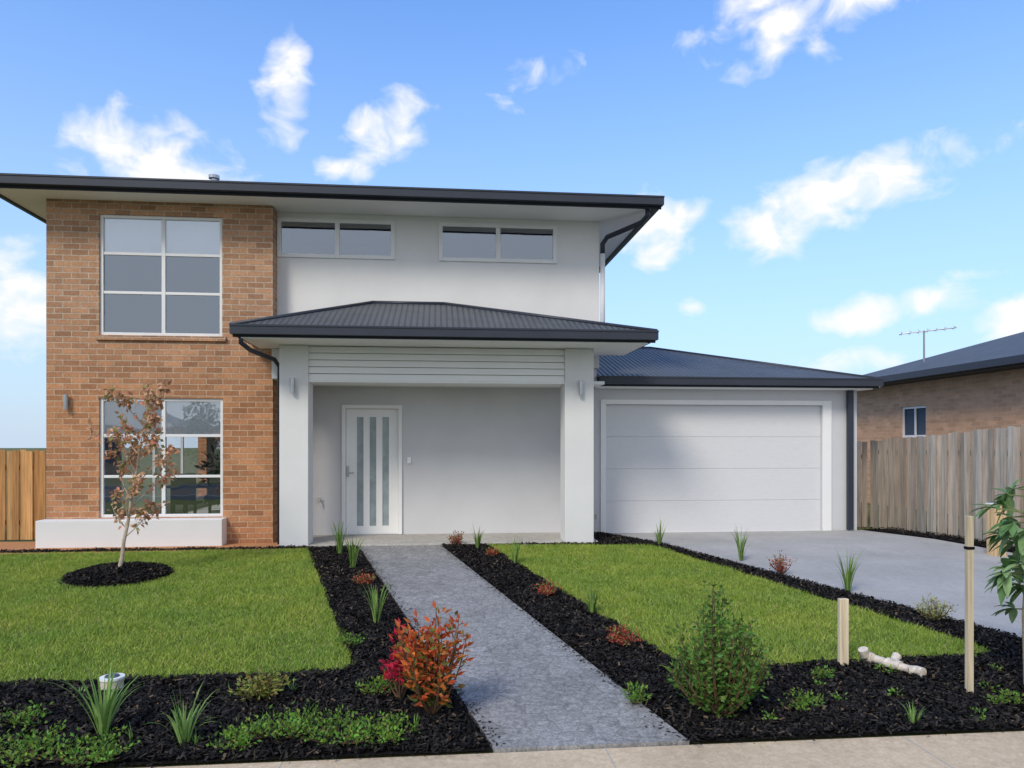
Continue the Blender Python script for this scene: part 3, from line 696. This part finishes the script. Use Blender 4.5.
# stakes, post, pipe, cap
m=MB(); z=gz(0,4.98); m.box((3.788,4.96,z),(3.83,5.0,z+1.29),'paling',(.60,.50,.34)); m.box((3.783,4.955,z+1.05),(3.835,5.005,z+1.07),'mulch'); m.build('tree_stake',bevel=.003)
m=MB(); z=gz(0,5.59); m.box((3.165,5.57,z),(3.24,5.61,z+.55),'paling',(.72,.60,.42)); m.build('timber_peg',bevel=.004)
m=MB(); m.box((7.74,9.62,-.08),(7.92,9.78,.66),'paling',(.66,.46,.25)); m.box((7.73,9.61,.66),(7.93,9.79,.68),'frame'); m.build('timber_post',bevel=.006)
m=MB(); z=gz(0,5.45)+.055
a=Vector((3.43,5.66,z+.02)); b=Vector((3.60,5.34,z))
m.tube([a,b],.032,'pvc',n=16); m.tube([a.lerp(b,.0),a.lerp(b,.18)],.042,'pvc',n=16); m.tube([a.lerp(b,.50),a.lerp(b,.80)],.043,'pvc',n=16)
m.tube([a.lerp(b,.08),a.lerp(b,.08)+Vector((-.04,-.01,.02)),a.lerp(b,.08)+Vector((-.06,-.02,.07))],[.034,.037,.039],'pvc',n=14)
c=a.lerp(b,.65); m.tube([c,c+Vector((.04,.05,.03)),c+Vector((.07,.07,.045))],[.030,.030,.037],'pvc',n=14)
m.tube([b-Vector((.01,0,0)),b+Vector((.035,-.03,0)),b+Vector((.05,-.08,0))],[.034,.038,.038],'pvc',n=14)
m.build('pvc_pipe',smooth=False)
m=MB(); z=gz(0,5.6); m.tube([(-2.32,5.55,z),(-2.32,5.55,z+.10)],.075,'pvc',n=24); m.tube([(-2.32,5.55,z+.10),(-2.32,5.55,z+.115)],[.083,.083],'white',n=24); m.tube([(-2.32,5.55,z+.1155),(-2.32,5.55,z+.125)],[.05,.045],'room',n=18); m.build('drain_cap')

# ------------------------------------------------------------------ street behind viewer (reflected in windows)
def bigtree(x,y,h,r):
    m=MB(); base=Vector((x,y,-.33)); m.tube([base,base+Vector((.1,0,h*.35)),base+Vector((0,.1,h*.6))],[.16,.12,.07],'bark',(.12,.09,.07))
    for i in range(22):
        c=base+Vector((random.gauss(0,r*.45),random.gauss(0,r*.45),h*.62+random.gauss(0,h*.15)))
        m.tube([base+Vector((0,0,h*.4)),c],[.05,.015],'bark',(.12,.09,.07),n=5)
        for k in range(60):
            m.leaf(c+rv(.32),rv(1),rv(1),.22,.12,'leaf',lerp((.03,.06,.015),(.08,.14,.03),random.random()))
    m.build('street_tree')
bigtree(-11.5,-15,4.0,1.1); bigtree(-4.5,-16,3.6,1.0); bigtree(5,-14,5,1.5)
OH=empty('brick_house')
m=MB(); m.box((-30,-32,-.33),(-16,-23,2.6),'brick2'); m.box((-22,-22.99,.5),(-19,-22.95,2),'room'); m.box((-28,-22.99,0),(-24,-22.95,2.1),'white'); m.build('walls',OH)
m=MB(); m.face([(-30.5,-22.5,2.6),(-15.5,-22.5,2.6),(-19.5,-27.5,4.4),(-26.5,-27.5,4.4)],'corrx'); m.face([(-15.5,-22.5,2.6),(-15.5,-32.5,2.6),(-19.5,-27.5,4.4)],'corry'); m.face([(-30.5,-32.5,2.6),(-30.5,-22.5,2.6),(-26.5,-27.5,4.4)],'corry'); m.face([(-15.5,-32.5,2.6),(-30.5,-32.5,2.6),(-26.5,-27.5,4.4),(-19.5,-27.5,4.4)],'corrx'); m.build('roof',OH)

# ------------------------------------------------------------------ world
SE,SR=42,215
w=bpy.data.worlds.new('World'); scene.world=w; w.use_nodes=True; t=w.node_tree; t.nodes.clear()
w.cycles.sampling_method='MANUAL'; w.cycles.sample_map_resolution=256
N=lambda k:t.nodes.new(k); L=t.links.new
def mth(op,a,b=None,c=None,clamp=False):
    m=N('ShaderNodeMath'); m.operation=op; m.use_clamp=clamp
    for i,v in enumerate((a,b,c)):
        if v is None: continue
        if hasattr(v,'is_output'): L(v,m.inputs[i])
        else: m.inputs[i].default_value=v
    return m.outputs[0]
def cmix(f,a,b,bt='MIX'):
    m=N('ShaderNodeMix'); m.data_type='RGBA'; m.blend_type=bt
    for v,i in ((f,0),(a,6),(b,7)):
        if hasattr(v,'is_output'): L(v,m.inputs[i])
        else: m.inputs[i].default_value=v
    return m.outputs[2]
sky=N('ShaderNodeTexSky'); sky.sky_type='NISHITA'; sky.sun_disc=False; sky.sun_elevation=R(SE); sky.sun_rotation=R(SR); sky.air_density=1.2; sky.dust_density=1.0; sky.ozone_density=1.0
tc_=N('ShaderNodeTexCoord'); sp=N('ShaderNodeSeparateXYZ'); L(tc_.outputs['Generated'],sp.inputs[0])
az=mth('ARCTAN2',sp.outputs[0],sp.outputs[1]); az=mth('MULTIPLY',az,180/math.pi); el=mth('MULTIPLY',mth('ARCSINE',sp.outputs[2]),180/math.pi)
cb=N('ShaderNodeCombineXYZ'); L(mth('MULTIPLY',az,.75),cb.inputs[0]); L(el,cb.inputs[1])
def wn(scale,detail,off,rough=.5,dist=.4):
    n=N('ShaderNodeTexNoise'); n.inputs['Scale'].default_value=scale; n.inputs['Detail'].default_value=detail; n.inputs['Roughness'].default_value=rough; n.inputs['Distortion'].default_value=dist
    mp=N('ShaderNodeMapping'); mp.inputs['Location'].default_value=off; L(cb.outputs[0],mp.inputs[0]); L(mp.outputs[0],n.inputs['Vector']); return n.outputs['Fac']
n1=wn(.42,6,(4.3,2.1,0),.52)
n2=wn(.2,2,(11,3,0),.5)
clouds=[(-19.8,18.8,4.8,2.9,-8,.45),(-11.5,24.4,1.9,3.6,-10,.0),(-4,22.7,3.6,2.2,20,.15),(-7,19.9,2.4,1.0,0,-.1),(7.1,25.9,4.5,1.6,15,-.5),
(29,29.0,8.5,2.9,8,.1),(29.8,17.2,7.5,2.0,12,.4),(25.5,15.3,4.5,2.0,12,.15),(16.3,16.2,4.0,2.7,10,.1),(31.2,9,4.2,1.3,8,-.05),(36,9.9,3.4,1.3,8,-.05),(-28.9,9.2,2.8,3.4,0,.4),(40,7.6,2.2,1.7,20,.3),(30.9,5.8,4,1.2,0,-.35),(19.2,10.2,1.5,.8,0,-.4),
(75,25,14,4,0,0),(-70,20,12,4,0,0)]
tot=None
for (a0,e0,ra,re,ro,amp) in clouds:
    da=mth('SUBTRACT',az,a0); de=mth('SUBTRACT',el,e0); ca,sa=math.cos(R(ro)),math.sin(R(ro))
    u=mth('MULTIPLY_ADD',da,ca/ra,mth('MULTIPLY',de,sa/ra)); v=mth('MULTIPLY_ADD',da,-sa/re,mth('MULTIPLY',de,ca/re))
    q=mth('SUBTRACT',1.0+amp,mth('MULTIPLY_ADD',u,u,mth('MULTIPLY',v,v)))
    tot=q if tot is None else mth('MAXIMUM',tot,q)
tot=mth('MAXIMUM',tot,-2.0)
tot=mth('ADD',tot,mth('MULTIPLY',mth('SUBTRACT',n1,.53),4.6))
tot=mth('ADD',tot,mth('MULTIPLY',mth('SUBTRACT',n2,.5),1.2))
mask=mth('MULTIPLY',mth('ADD',tot,.25),.72,clamp=True)
mask=mth('POWER',mask,1.3)
STR=.13
k=lambda r,g_,b:(r/STR,g_/STR,b/STR,1)
tint=cmix(1.0,sky.outputs[0],(.92,1.44,2.15,1),'MULTIPLY')
hz=mth('SUBTRACT',1.0,mth('DIVIDE',el,40.0),clamp=True); hz=mth('MULTIPLY',mth('POWER',hz,1.7),.92)
c1=cmix(hz,tint,k(.62,.75,.91))
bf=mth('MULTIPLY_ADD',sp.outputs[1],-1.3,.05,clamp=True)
c2=cmix(mth('MULTIPLY',bf,.88),c1,k(.78,.81,.86))  # sky behind the viewer whitened, added so the house front gets neutral light
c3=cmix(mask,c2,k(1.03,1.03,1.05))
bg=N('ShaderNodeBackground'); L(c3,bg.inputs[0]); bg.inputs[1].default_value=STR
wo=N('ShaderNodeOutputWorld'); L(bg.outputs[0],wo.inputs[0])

sd=bpy.data.lights.new('sun','SUN'); sd.energy=2.35; sd.angle=R(16); sd.color=(1,.92,.78); so=bpy.data.objects.new('sun',sd); scene.collection.objects.link(so)
dv=Vector((math.sin(R(SR))*math.cos(R(SE)),math.cos(R(SR))*math.cos(R(SE)),math.sin(R(SE)))); so.rotation_euler=dv.to_track_quat('Z','Y').to_euler(); so.location=(0,0,30)

cd=bpy.data.cameras.new('camera'); co=bpy.data.objects.new('camera',cd); scene.collection.objects.link(co); co.location=(0,0,1.5); co.rotation_euler=(R(90),0,R(-5.7)); cd.sensor_width=36; cd.lens=740/1024*36; cd.shift_y=61/1024; cd.clip_end=2000; cd.clip_start=.05
scene.camera=co
scene.view_settings.view_transform='Standard'; scene.view_settings.look='None'; scene.view_settings.exposure=0; scene.view_settings.gamma=1
